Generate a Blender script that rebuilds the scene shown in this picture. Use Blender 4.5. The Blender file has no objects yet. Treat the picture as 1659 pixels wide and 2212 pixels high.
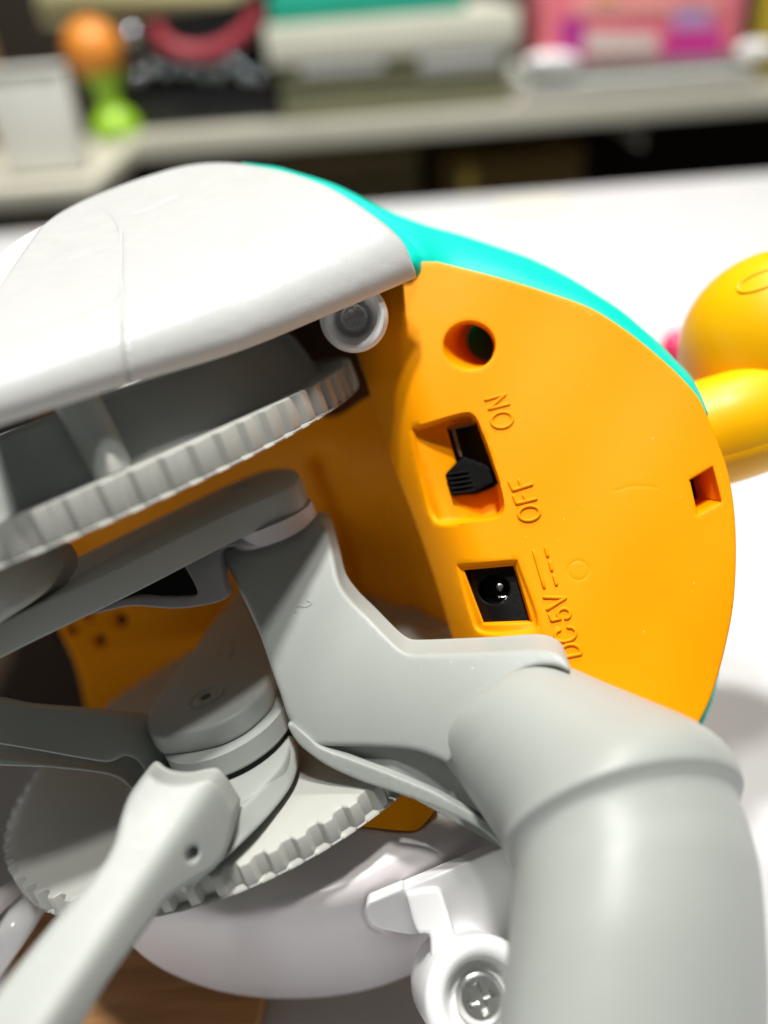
import bpy, bmesh, math, random
import numpy as np
from mathutils import Vector, Matrix, geometry

# ------------------------------------------------------------------ camera
# The toy is modelled in centimetres in the camera's axes and then carried into the world in metres.
FPX = 1703.0; CX, CY = 829.5, 1106.0
Zc = np.array([-.065, .816, .574]); Zc /= np.linalg.norm(Zc)      # the world's up, seen from the camera
Yc = np.array([0, 0, -1.]); Yc = Yc - Yc.dot(Zc) * Zc; Yc /= np.linalg.norm(Yc)
Xc = np.cross(Yc, Zc)
RW = np.array([Xc, Yc, Zc])                                       # camera axes -> world axes
CAMZ = 19.8                                                       # cm above the table top
def W(p):
    p = np.asarray(p, float)
    return (p @ RW.T + np.array([0, 0, CAMZ])) / 100.0
def WI(w):
    return (np.asarray(w, float) * 100.0 - np.array([0, 0, CAMZ])) @ RW

scene = bpy.context.scene
cam_d = bpy.data.cameras.new('camera'); cam = bpy.data.objects.new('camera', cam_d)
scene.collection.objects.link(cam); scene.camera = cam
M3 = Matrix([list(RW[i]) for i in range(3)])
cam.matrix_world = Matrix.Translation(Vector(W([0, 0, 0]))) @ M3.to_4x4()
cam_d.sensor_fit = 'VERTICAL'; cam_d.sensor_height = 36.0; cam_d.lens = 36.0 * FPX / 2212.0
cam_d.clip_start = 0.01; cam_d.clip_end = 50.0
cam_d.dof.use_dof = True; cam_d.dof.focus_distance = 0.143; cam_d.dof.aperture_fstop = 5.0

# ------------------------------------------------------------------ room light
world = bpy.data.worlds.new('World'); scene.world = world; world.use_nodes = True
bg = world.node_tree.nodes['Background']; bg.inputs[0].default_value = (.93, .96, 1, 1); bg.inputs[1].default_value = 0.055
def lamp(name, pos, target, size, power, col=(1, 1, 1), sy=None):
    l = bpy.data.lights.new(name, 'AREA'); l.energy = power; l.color = col
    if sy: l.shape = 'RECTANGLE'; l.size = size; l.size_y = sy
    else: l.shape = 'DISK'; l.size = size
    o = bpy.data.objects.new(name, l); scene.collection.objects.link(o)
    o.location = pos
    o.rotation_euler = (Vector(target) - Vector(pos)).to_track_quat('-Z', 'Y').to_euler()
    return o
lamp('overhead_lamp', (-.04, .30, 1.9), (0, .12, .1), .13, 30, (1, .985, .95))
lamp('overhead_lamp', (-.02, .02, 1.9), (0, .12, .1), .15, 15, (1, .985, .95))
lamp('overhead_lamp', (.2, 1.0, 1.7), (-.05, 1.45, .05), .3, 22, (1, .97, .90))  # added lamp, aimed at the shelf to brighten the background
scene.view_settings.view_transform = 'Standard'; scene.view_settings.look = 'None'
scene.view_settings.gamma = 1; scene.view_settings.exposure = 0.1

# ------------------------------------------------------------------ pixel rays and planes
def V(x, y): return np.array([(x - CX) / FPX, (CY - y) / FPX, -1.0])
def P(x, y, d): return V(x, y) * d
N = np.array([-.340, .904, .258]); N /= np.linalg.norm(N)         # the common axle direction of wheels and links
def PN(x, y, h): v = V(x, y); return v * (h / N.dot(v))
def z7(x, y): return ((1650 + x / 1.843) * .54, (1500 + y / 1.843) * .54)
MP = np.array([-.12, .20, .97]); MP /= np.linalg.norm(MP)        # the side panel's normal
KP = MP.dot(P(1200, 1050, 14.8))
def dpanel(x, y): return KP / MP.dot(V(x, y))

# ------------------------------------------------------------------ materials
def mat(name, col, rough=.4, bump=.0, bscale=900, var=.04, metal=0, spec=.5, coat=0, sss=0, vscale=60, dust=0, dustcol=(.8, .8, .76)):
    m = bpy.data.materials.new(name); m.use_nodes = True
    nt = m.node_tree; b = nt.nodes['Principled BSDF']
    tc = nt.nodes.new('ShaderNodeTexCoord')
    n = nt.nodes.new('ShaderNodeTexNoise'); n.inputs['Scale'].default_value = vscale; n.inputs['Detail'].default_value = 5
    nt.links.new(tc.outputs['Object'], n.inputs['Vector'])
    mix = nt.nodes.new('ShaderNodeMix'); mix.data_type = 'RGBA'
    mix.inputs[6].default_value = (*[max(0, c * (1 - var)) for c in col], 1)
    mix.inputs[7].default_value = (*[min(1, c * (1 + var)) for c in col], 1)
    nt.links.new(n.outputs['Fac'], mix.inputs[0]); nt.links.new(mix.outputs[2], b.inputs['Base Color'])
    mr = nt.nodes.new('ShaderNodeMapRange'); mr.inputs[3].default_value = max(.02, rough - .08); mr.inputs[4].default_value = min(1, rough + .08)
    n2 = nt.nodes.new('ShaderNodeTexNoise'); n2.inputs['Scale'].default_value = vscale * 4; n2.inputs['Detail'].default_value = 6
    nt.links.new(tc.outputs['Object'], n2.inputs['Vector'])
    nt.links.new(n2.outputs['Fac'], mr.inputs[0]); nt.links.new(mr.outputs[0], b.inputs['Roughness'])
    b.inputs['Metallic'].default_value = metal; b.inputs['Specular IOR Level'].default_value = spec
    if coat: b.inputs['Coat Weight'].default_value = coat; b.inputs['Coat Roughness'].default_value = .15
    if sss:
        b.inputs['Subsurface Weight'].default_value = sss; b.inputs['Subsurface Radius'].default_value = (1, .6, .45)
        b.inputs['Subsurface Scale'].default_value = .004
    if dust:
        nd = nt.nodes.new('ShaderNodeTexVoronoi'); nd.inputs['Scale'].default_value = 420
        nt.links.new(tc.outputs['Object'], nd.inputs['Vector'])
        rd_ = nt.nodes.new('ShaderNodeMapRange'); rd_.inputs[1].default_value = .06; rd_.inputs[2].default_value = .11; rd_.inputs[3].default_value = dust; rd_.inputs[4].default_value = 0
        nt.links.new(nd.outputs['Distance'], rd_.inputs[0])
        ng = nt.nodes.new('ShaderNodeTexNoise'); ng.inputs['Scale'].default_value = 90; nt.links.new(tc.outputs['Object'], ng.inputs['Vector'])
        rg = nt.nodes.new('ShaderNodeMapRange'); rg.inputs[1].default_value = .54; rg.inputs[2].default_value = .6; nt.links.new(ng.outputs['Fac'], rg.inputs[0])
        mu_ = nt.nodes.new('ShaderNodeMath'); mu_.operation = 'MULTIPLY'; nt.links.new(rd_.outputs[0], mu_.inputs[0]); nt.links.new(rg.outputs[0], mu_.inputs[1])
        mx = nt.nodes.new('ShaderNodeMix'); mx.data_type = 'RGBA'; mx.inputs[7].default_value = (*dustcol, 1)
        nt.links.new(mu_.outputs[0], mx.inputs[0]); nt.links.new(mix.outputs[2], mx.inputs[6]); nt.links.new(mx.outputs[2], b.inputs['Base Color'])
    if bump:
        n3 = nt.nodes.new('ShaderNodeTexNoise'); n3.inputs['Scale'].default_value = bscale; n3.inputs['Detail'].default_value = 3
        nt.links.new(tc.outputs['Object'], n3.inputs['Vector'])
        bp = nt.nodes.new('ShaderNodeBump'); bp.inputs['Strength'].default_value = bump; bp.inputs['Distance'].default_value = .0004
        nt.links.new(n3.outputs['Fac'], bp.inputs['Height']); nt.links.new(bp.outputs[0], b.inputs['Normal'])
    return m
WHITE = mat('white_plastic', (.55, .56, .55), .33, .35, 300, .03, dust=.3, dustcol=(.5, .45, .35))
WHITEB = mat('gloss_white_plastic', (.80, .80, .80), .22, .03, 200, .02)
SHELL = mat('milky_white_plastic', (.68, .635, .64), .35, .1, 200, .05, vscale=25)
GREY = mat('grey_plastic', (.375, .395, .37), .44, .06, 900, .05, spec=.4, dust=.35)
GREYL = mat('pale_grey_plastic', (.45, .455, .42), .44, .06, 900, .07, spec=.4, dust=.35, dustcol=(.35, .30, .22))
ORANGE = mat('orange_plastic', (1.0, .345, .0), .5, .12, 150, .04, spec=.1, vscale=30, dust=.5, dustcol=(1, .62, .12))
TURQ = mat('turquoise_plastic', (.0, .62, .49), .5, .0, 200, .03, spec=.22)
YELLOW = mat('yellow_plastic', (1.0, .50, .0), .38, .12, 150, .03, spec=.28)
BLACK = mat('black_plastic_and_hole_shade', (.005, .005, .005), .4, .1, 1500, .2, spec=.2)  # also painted as the shade inside holes and gaps
PINK = mat('pink_plastic', (.95, .06, .18), .4)
METAL = mat('screw_steel', (.75, .75, .73), .22, .3, 1200, .1, metal=1)
DARKMETAL = mat('switch_plate_steel', (.35, .32, .30), .45, .3, 1200, .1, metal=1)
PORT = mat('green_inner_plastic', (.0, .10, .05), .5)
TABLE = mat('white_tabletop', (.68, .685, .695), .4, .1, 60, .02, vscale=6)
def simple(name, col, rough=.6, var=.12, vs=12, **k): return mat(name, col, rough, 0, 1, var, vscale=vs, **k)

def wood_mat():
    m = bpy.data.materials.new('brown_wood'); m.use_nodes = True; nt = m.node_tree; b = nt.nodes['Principled BSDF']
    tc = nt.nodes.new('ShaderNodeTexCoord'); mp = nt.nodes.new('ShaderNodeMapping')
    mp.inputs['Scale'].default_value = (18, 260, 60); mp.inputs['Rotation'].default_value = (0, 0, .25)
    n = nt.nodes.new('ShaderNodeTexNoise'); n.inputs['Scale'].default_value = 1; n.inputs['Detail'].default_value = 7; n.inputs['Distortion'].default_value = .6
    cr = nt.nodes.new('ShaderNodeValToRGB'); cr.color_ramp.elements[0].position = .3; cr.color_ramp.elements[0].color = (.48, .21, .075, 1)
    cr.color_ramp.elements[1].position = .7; cr.color_ramp.elements[1].color = (.85, .45, .18, 1)
    nt.links.new(tc.outputs['Object'], mp.inputs[0]); nt.links.new(mp.outputs[0], n.inputs[0]); nt.links.new(n.outputs[0], cr.inputs[0])
    nt.links.new(cr.outputs[0], b.inputs['Base Color']); b.inputs['Roughness'].default_value = .45
    return m
WOOD = wood_mat()

# ------------------------------------------------------------------ object helpers
def empty(name, loc, **kw):
    o = bpy.data.objects.new(name, None); scene.collection.objects.link(o); o.location = loc
    o.empty_display_size = .01
    for k, v in kw.items(): o[k] = v
    return o
def wloc(o):
    p = Vector((0, 0, 0))
    while o: p = p + o.location; o = o.parent
    return p
def mkw(name, verts, faces, m, parent=None, smooth=True, angle=40, **kw):
    """mesh from WORLD metre coordinates; its origin is put at its own middle"""
    verts = np.asarray(verts, float); c = (verts.min(0) + verts.max(0)) / 2
    me = bpy.data.meshes.new(name); me.from_pydata([tuple(v - c) for v in verts], [], [tuple(f) for f in faces])
    bm = bmesh.new(); bm.from_mesh(me); bmesh.ops.recalc_face_normals(bm, faces=bm.faces); bm.to_mesh(me); bm.free()
    me.materials.append(m)
    o = bpy.data.objects.new(name, me); scene.collection.objects.link(o)
    if parent is not None: o.parent = parent; o.location = Vector(c) - wloc(parent)
    else: o.location = c
    if smooth:
        for p in me.polygons: p.use_smooth = True
        me.set_sharp_from_angle(angle=math.radians(angle))
    for k, v in kw.items(): o[k] = v
    return o
def mk(name, verts, faces, m, parent=None, **kw): return mkw(name, W(verts), faces, m, parent, **kw)

def catmull(pts, closed=True, step=8):
    """pts: (x, y) smooth or (x, y, 1) corner"""
    n = len(pts); out = []
    rng = range(n if closed else n - 1)
    for i in rng:
        p1 = np.array(pts[i][:2], float); p2 = np.array(pts[(i + 1) % n][:2], float)
        c1 = len(pts[i]) > 2; c2 = len(pts[(i + 1) % n]) > 2
        p0 = np.array(pts[(i - 1) % n][:2], float) if (closed or i > 0) and not c1 else p1 * 2 - p2
        p3 = np.array(pts[(i + 2) % n][:2], float) if (closed or i + 2 < n) and not c2 else p2 * 2 - p1
        k = max(1, int(round(np.linalg.norm(p2 - p1) / step)))
        if c1 and c2:
            for j in range(k): out.append(p1 + (p2 - p1) * j / k)
            continue
        d = [max(1e-3, np.linalg.norm(b - a) ** .5) for a, b in ((p0, p1), (p1, p2), (p2, p3))]
        t0, t1, t2, t3 = 0, d[0], d[0] + d[1], sum(d)
        for j in range(k):
            t = t1 + (t2 - t1) * j / k
            A1 = (t1 - t) / (t1 - t0) * p0 + (t - t0) / (t1 - t0) * p1; A2 = (t2 - t) / (t2 - t1) * p1 + (t - t1) / (t2 - t1) * p2
            A3 = (t3 - t) / (t3 - t2) * p2 + (t - t2) / (t3 - t2) * p3
            B1 = (t2 - t) / (t2 - t0) * A1 + (t - t0) / (t2 - t0) * A2; B2 = (t3 - t) / (t3 - t1) * A2 + (t - t1) / (t3 - t1) * A3
            out.append((t2 - t) / (t2 - t1) * B1 + (t - t1) / (t2 - t1) * B2)
    if not closed: out.append(np.array(pts[-1][:2], float))
    return np.array(out)
def seg_dist(q, loop, closed=True):
    a = loop; b = np.roll(loop, -1, 0)
    if not closed: a, b = loop[:-1], loop[1:]
    best = np.full(len(q), 1e18)
    for i in range(len(a)):
        ab = b[i] - a[i]; l = ab.dot(ab)
        if l < 1e-12: continue
        t = np.clip(((q - a[i]) @ ab) / l, 0, 1)
        best = np.minimum(best, ((q - a[i] - t[:, None] * ab) ** 2).sum(1))
    return np.sqrt(best)
def inside(q, loop):
    x, y = q[:, 0], q[:, 1]; r = np.zeros(len(q), bool); n = len(loop)
    for i in range(n):
        x1, y1 = loop[i]; x2, y2 = loop[(i + 1) % n]
        if y1 == y2: continue
        c = ((y1 > y) != (y2 > y)) & (x < (x2 - x1) * (y - y1) / (y2 - y1) + x1)
        r ^= c
    return r
def rbf(ctrl):
    c = np.array(ctrl, float); n = len(c); s = 500.0
    q = c[:, :2] / s
    def U(r2): return np.where(r2 > 1e-12, .5 * r2 * np.log(r2 + 1e-20), 0)
    K = U(((q[:, None] - q[None]) ** 2).sum(2)) + np.eye(n) * 1e-4
    Pm = np.c_[np.ones(n), q]
    A = np.zeros((n + 3, n + 3)); A[:n, :n] = K; A[:n, n:] = Pm; A[n:, :n] = Pm.T
    w = np.linalg.solve(A, np.r_[c[:, 2], 0, 0, 0])
    def f(x, y):
        x = np.atleast_1d(x) / s; y = np.atleast_1d(y) / s
        p = np.c_[x, y]
        return U(((p[:, None] - q[None]) ** 2).sum(2)) @ w[:n] + w[n] + w[n + 1] * x + w[n + 2] * y
    return f
def sstep(t): t = np.clip(t, 0, 1); return t * t * (3 - 2 * t)

def relief(name, outline, depth, m, parent, thick=.25, r=8, holes=(), spacing=10, pockets=(), grooves=(), back=(0, 0, -1), step=8, hole_back=None, angle=50, extra=None, **kw):
    """A moulded sheet: outline and surface depth of the thing, with real thickness, rounded rims, holes with walls, pockets and grooves."""
    out = catmull(outline, step=step); hl = [catmull(h, step=min(step, 5)) for h in holes]
    loops = [out] + hl
    f = depth if callable(depth) else rbf(depth)
    lo = out.min(0); hi = out.max(0)
    gx, gy = np.meshgrid(np.arange(lo[0], hi[0], spacing), np.arange(lo[1], hi[1], spacing))
    gx = gx + (np.arange(gx.shape[0]) % 2)[:, None] * spacing / 2
    pts = np.c_[gx.ravel(), gy.ravel()]
    def fine(lp, w, sp):
        l2, h2 = lp.min(0) - w, lp.max(0) + w
        ax, ay = np.meshgrid(np.arange(l2[0], h2[0], sp), np.arange(l2[1], h2[1], sp))
        q = np.c_[ax.ravel(), ay.ravel()]
        return q[(seg_dist(q, lp) < w)]
    pk = []
    for pp in pockets:
        lp = catmull(pp[0], step=8); pk.append((lp, pp[1], pp[2], pp[3] if len(pp) > 3 else None))
        l4 = catmull(pp[0], step=4); nx = np.roll(l4, -1, 0) - np.roll(l4, 1, 0); nr = np.c_[-nx[:, 1], nx[:, 0]]; nr /= np.linalg.norm(nr, axis=1)[:, None] + 1e-9
        pts = pts[seg_dist(pts, lp) > pp[2] * .7 + 2]
        for o_ in (-.52, -.3, -.1, .1, .3, .52): pts = np.r_[pts, l4 + nr * o_ * pp[2]]
    gk = []
    for gpts, gw, gd in grooves:
        lp = catmull(gpts, closed=False, step=6); gk.append((lp, gw, gd))
        l2, h2 = lp.min(0) - gw * 2, lp.max(0) + gw * 2; sp = max(2., gw / 1.5)
        ax, ay = np.meshgrid(np.arange(l2[0], h2[0], sp), np.arange(l2[1], h2[1], sp)); q = np.c_[ax.ravel(), ay.ravel()]
        pts = np.r_[pts, q[seg_dist(q, lp, False) < gw * 1.6]]
    def ins(q):
        k = inside(q, out)
        for h in hl: k &= ~inside(q, h)
        return k
    def bd(q):
        d = seg_dist(q, out)
        for h in hl: d = np.minimum(d, seg_dist(q, h) * (1 if r >= 8 else 1))
        return d
    pts = pts[ins(pts)]; pts = pts[bd(pts) > max(r * 1.05, spacing * .4)]
    ring = []
    if r > 0:
        fr = (.08, .28, .55, 1.0) if r > 6 else (.15, .5, 1.0)
        for li, lp in enumerate(loops):
            nx = np.roll(lp, -1, 0) - np.roll(lp, 1, 0); nrm = np.c_[-nx[:, 1], nx[:, 0]]; nrm /= np.linalg.norm(nrm, axis=1)[:, None] + 1e-9
            for sgn in (1, -1):
                for k in fr:
                    q = lp + nrm * sgn * r * k; q = q[ins(q)]
                    ring.append(q[np.abs(bd(q) - r * k) < r * .08 + .05])
    allp = [Vector(map(float, p)) for lp in loops for p in lp]
    edges = []; o = 0
    for lp in loops:
        n = len(lp); edges += [(o + i, o + (i + 1) % n) for i in range(n)]; o += n
    q = np.concatenate(ring + [pts]) if ring else pts
    if len(q):
        key = np.round(q / .7).astype(int); _, ix = np.unique(key, axis=0, return_index=True); q = q[ix]
    allp += [Vector(map(float, p)) for p in q]
    vo, eo, fo, *_ = geometry.delaunay_2d_cdt(allp, edges, [], 0, 1e-4)
    v = np.array([tuple(p) for p in vo]); tri = [t for t in fo if len(t) == 3]
    cen = np.array([v[list(t)].mean(0) for t in tri]); keep = ins(cen)
    tri = [t for t, k in zip(tri, keep) if k]
    used = sorted({i for t in tri for i in t}); mp = {o_: i for i, o_ in enumerate(used)}
    v = v[used]; tri = [tuple(mp[i] for i in t) for t in tri]
    d = np.array(f(v[:, 0], v[:, 1]), float)
    if extra is not None: d = d + extra(v[:, 0], v[:, 1])
    for lp, dep, soft, fn in pk:
        sd = seg_dist(v, lp) * np.where(inside(v, lp), 1, -1)
        a = sstep((sd + soft / 2) / soft)
        d = d + a * (dep if fn is None else fn(v[:, 0], v[:, 1]))
    for lp, gw, gd in gk:
        s = seg_dist(v, lp, False) / gw; d = d + gd * np.exp(-s * s * 2)
    if r > 0:
        w = np.clip(bd(v) / r, 0, 1); d = d + (r * d / FPX) * (1 - np.sqrt(np.clip(1 - (1 - w) ** 2, 0, 1)))
    P3 = np.array([V(x, y) for x, y in v]) * d[:, None]
    cnt = {}
    for t in tri:
        for i in range(3):
            e = (t[i], t[(i + 1) % 3]); cnt[e] = 1
    bed = [e for e in cnt if (e[1], e[0]) not in cnt]
    bk = np.array(back, float); bk = bk / np.linalg.norm(bk) * thick
    B = np.tile(bk, (len(v), 1))
    if hole_back:
        for hi_, hb in hole_back.items():
            s = seg_dist(v, hl[hi_]) < .5; B[s] = np.array(hb, float)
    n = len(v); verts = np.r_[P3, P3 + B]
    faces = list(tri) + [(a, c, b) for a, b, c in (tuple(i + n for i in t) for t in tri)]
    faces += [(e[1], e[0], e[0] + n, e[1] + n) for e in bed]
    return mk(name, verts, faces, m, parent, angle=angle, **kw)

def frame(ax):
    ax = np.asarray(ax, float); ax = ax / np.linalg.norm(ax)
    t = np.array([1, 0, 0.]) if abs(ax[0]) < .8 else np.array([0, 1., 0])
    a = np.cross(ax, t); a /= np.linalg.norm(a); return ax, a, np.cross(ax, a)
def lathe(name, c, ax, prof, m, parent, n=48, angle=35, **kw):
    """prof: (radius, height along the axis) from one end to the other"""
    ax, a, b = frame(ax); vs = []; fs = []
    for r_, h in prof:
        for i in range(n):
            t = 2 * math.pi * i / n; vs.append(np.asarray(c) + ax * h + r_ * (math.cos(t) * a + math.sin(t) * b))
    for k in range(len(prof) - 1):
        for i in range(n):
            j = (i + 1) % n; fs.append((k * n + i, k * n + j, (k + 1) * n + j, (k + 1) * n + i))
    fs.append(tuple(range(n))[::-1]); fs.append(tuple(range((len(prof) - 1) * n, len(prof) * n)))
    return mk(name, vs, fs, m, parent, angle=angle, **kw)
def tube_geo(pts, rad, n=24, caps=True, up=None, flat=1.0):
    pts = [np.asarray(p, float) for p in pts]; vs = []; fs = []
    u = None
    for i, p in enumerate(pts):
        t = pts[min(i + 1, len(pts) - 1)] - pts[max(i - 1, 0)]; t /= np.linalg.norm(t)
        if u is None:
            u = np.cross(t, up if up is not None else ([0, 0, 1] if abs(t[2]) < .9 else [1, 0, 0]))
        u = u - u.dot(t) * t; u /= np.linalg.norm(u); w = np.cross(t, u)
        r_ = rad[i] if hasattr(rad, '__len__') else rad
        for k in range(n):
            a = 2 * math.pi * k / n; vs.append(p + r_ * (math.cos(a) * u + flat * math.sin(a) * w))
    for i in range(len(pts) - 1):
        for k in range(n):
            j = (k + 1) % n; fs.append((i * n + k, i * n + j, (i + 1) * n + j, (i + 1) * n + k))
    if caps: fs.append(tuple(range(n))[::-1]); fs.append(tuple(range((len(pts) - 1) * n, len(pts) * n)))
    return vs, fs
def spline3(pts, k=8):
    """catmull over rows (x, y, z, extra...)"""
    p = np.array(pts, float); out = []
    for i in range(len(p) - 1):
        p0 = p[i - 1] if i else 2 * p[0] - p[1]; p1, p2 = p[i], p[i + 1]; p3 = p[i + 2] if i + 2 < len(p) else 2 * p[-1] - p[-2]
        for j in range(k):
            t = j / k; out.append(.5 * ((2 * p1) + (p2 - p0) * t + (2 * p0 - 5 * p1 + 4 * p2 - p3) * t * t + (3 * p1 - p0 - 3 * p2 + p3) * t ** 3))
    out.append(p[-1]); return np.array(out)
def slabN(name, outline, h, thick, m, parent, bev=.06, step=8, ax=None, hfun=None, **kw):
    """a plate square to the axle: outline of its upper face, thickness along the axle, rounded rims"""
    out = catmull(outline, step=step); nn = len(out)
    P0 = np.array([PN(x, y, h) for x, y in out])
    e = np.roll(P0, -1, 0) - np.roll(P0, 1, 0); inw = np.cross(e, N); inw /= np.linalg.norm(inw, axis=1)[:, None]
    c = P0.mean(0)
    area = sum(np.cross(P0[i] - c, P0[(i + 1) % nn] - c) for i in range(nn)).dot(N)
    inw = -inw if area > 0 else inw
    prof = [(bev, 0), (bev * .55, -bev * .1), (bev * .2, -bev * .35), (0, -bev), (0, -(thick - bev)), (bev * .2, -(thick - bev * .35)), (bev, -thick)]
    vs = np.concatenate([P0 + inw * a + N * b for a, b in prof]); fs = []
    for k in range(len(prof) - 1):
        for i in range(nn):
            j = (i + 1) % nn; fs.append((k * nn + i, k * nn + j, (k + 1) * nn + j, (k + 1) * nn + i))
    fs.append(tuple(range(nn))[::-1]); fs.append(tuple(range((len(prof) - 1) * nn, len(prof) * nn)))
    return mk(name, vs, fs, m, parent, angle=50, **kw)

# ------------------------------------------------------------------ the room: table, wood, shelf
def world_box(name, x0, x1, y0, y1, z0, z1, m, parent=None, bev=.002, rot=0, seg=2, **kw):
    bm = bmesh.new(); bmesh.ops.create_cube(bm, size=1)
    bmesh.ops.scale(bm, vec=(x1 - x0, y1 - y0, z1 - z0), verts=bm.verts)
    if bev: bmesh.ops.bevel(bm, geom=bm.edges[:], offset=bev, segments=seg, affect='EDGES', profile=.6)
    bmesh.ops.rotate(bm, cent=(0, 0, 0), matrix=Matrix.Rotation(rot, 3, 'Z'), verts=bm.verts)
    vs = [np.array(v.co) + np.array([(x0 + x1) / 2, (y0 + y1) / 2, (z0 + z1) / 2]) for v in bm.verts]
    fs = [[v.index for v in f.verts] for f in bm.faces]; bm.free()
    return mkw(name, vs, fs, m, parent, angle=35, **kw)
def at_z(x, y, z):
    v = RW @ V(x, y); t = (z - CAMZ / 100) / v[2]; return np.array([v[0] * t, v[1] * t, z])
def at_y(x, y, Y):
    v = RW @ V(x, y); t = Y / v[1]; return np.array([v[0] * t, Y, CAMZ / 100 + v[2] * t])
Ytab = at_z(1659, 372, 0)[1]
tab = empty('table', (0, .3, -.72), label='white table with a faint yellow stain that the toy lies on', category='table')
tb = world_box('tabletop', -1.1, 1.1, -.35, Ytab, -.03, 0, TABLE, tab, .004)
for sx in (-1.03, 1.03):
    for sy in (-.28, Ytab - .08): world_box('leg', sx - .025, sx + .025, sy - .025, sy + .025, -.72, -.031, simple('table_leg_paint', (.5, .5, .5)), tab)
sc_ = at_z(1150, 442, 0)
vs = [(sc_[0] + .035 * math.cos(t) * (1 + .2 * math.sin(3 * t)), sc_[1] + .022 * math.sin(t) * (1 + .15 * math.cos(2 * t)), .0006) for t in np.linspace(0, 2 * math.pi, 25)[:-1]]
mkw('stain', vs, [tuple(range(24))], simple('yellowed_stain', (.72, .69, .55)), tab, smooth=False)
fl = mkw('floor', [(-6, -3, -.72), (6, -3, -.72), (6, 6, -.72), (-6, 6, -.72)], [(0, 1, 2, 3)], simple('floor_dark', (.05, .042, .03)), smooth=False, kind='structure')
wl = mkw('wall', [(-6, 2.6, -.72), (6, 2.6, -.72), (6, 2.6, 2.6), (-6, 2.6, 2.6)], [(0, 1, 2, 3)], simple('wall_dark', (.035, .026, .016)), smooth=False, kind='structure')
a = at_z(110, 1840, .004); b_ = at_z(655, 1840, .004); c_ = at_z(560, 2212, .004); d_ = at_z(-20, 2300, .004)
c_ = c_ + (c_ - b_) * .25
pl = [a, b_, c_, d_]; pv = [tuple(p[:2]) + (.0015,) for p in pl] + [tuple(p[:2]) + (.007,) for p in pl]
bw = mkw('wooden_board', pv, [(3, 2, 1, 0), (4, 5, 6, 7), (0, 1, 5, 4), (1, 2, 6, 5), (2, 3, 7, 6), (3, 0, 4, 7)], WOOD, smooth=False,
         label='brown wooden board with dark grain lying under the toy', category='board')

YS = 1.25
def shelfz(x, y): return at_y(x, y, YS)[2]
zs = at_y(829, 252, YS)[2]          # top of the shelf at its front edge
sh = empty('shelf', (0, YS + .2, -.72), label='cream shelf board behind the table holding boxes and toys', category='shelf')
CREAM = simple('cream_shelf_paint', (.62, .60, .50), .5, .06)
x0s = at_y(165, 300, YS)[0]
world_box('shelf_board', x0s, 1.4, YS, YS + .42, zs - .034, zs, CREAM, sh, .003)
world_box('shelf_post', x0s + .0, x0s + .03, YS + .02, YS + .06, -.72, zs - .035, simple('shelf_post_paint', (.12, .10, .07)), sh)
world_box('shelf_post', .16, .18, YS + .03, YS + .06, -.72, zs - .035, simple('mustard_post_paint', (.20, .15, .02)), sh, label='mustard yellow shelf post')
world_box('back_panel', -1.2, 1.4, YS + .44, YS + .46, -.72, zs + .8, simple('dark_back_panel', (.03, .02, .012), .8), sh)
q = [at_y(1310, 268, YS + .02), at_y(1400, 262, YS + .02), at_y(1385, 320, YS + .02)]
mkw('shelf_bracket', [q[0], q[1], q[2]] + [p + np.array([0, .004, 0]) for p in q], [(0, 1, 2), (5, 4, 3), (0, 1, 4, 3), (1, 2, 5, 4), (2, 0, 3, 5)], CREAM, sh, smooth=False)
def shelf_item_box(name, px0, px1, ytop, m, depth=.16, y=YS + .05, parent=None, z0=None, **kw):
    """a box standing on the shelf: left/right/top edge as seen"""
    a = at_y(px0, 250, y); b = at_y(px1, 250, y); t = at_y((px0 + px1) / 2, ytop, y)
    z0 = zs + .001 if z0 is None else z0
    return world_box(name, a[0], b[0], y, y + depth, z0, t[2], m, parent, .006, **kw), a[0], b[0], t[2]

# grey-green plastic storage box with green lid
BOXM = simple('grey_green_box_plastic', (.27, .27, .16), .4, .12)
st = empty('storage_box', (at_y(850, 250, YS)[0], YS + .1, zs), label='large grey green storage box with a green lid and two white labels', category='box')
_, xa, xb, zt = shelf_item_box('box_body', 612, 1098, 60, BOXM, .25, YS + .015, st)
world_box('box_rim', xa - .012, xb + .012, YS + .005, YS + .27, zt - .035, zt + .014, simple('pale_rim_plastic', (.74, .74, .62), .35, .05), st, .006)
world_box('lid', xa - .002, xb - .06, YS + .012, YS + .25, zt + .0145, zt + .05, simple('green_lid_plastic', (.02, .42, .28), .3), st, .006)
for pa, pb in ((640, 830), (905, 1085)):
    A = at_y(pa, 75, YS + .006); B = at_y(pb, 150, YS + .006)
    world_box('paper_label', A[0], B[0], YS + .009, YS + .0145, B[2], A[2], simple('label_paper', (.8, .8, .82), .4, .05), st, .001)
world_box('side_rib', xa + .0, xb, YS + .008, YS + .0145, zs + .052, zs + .058, BOXM, st, .001)
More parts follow.
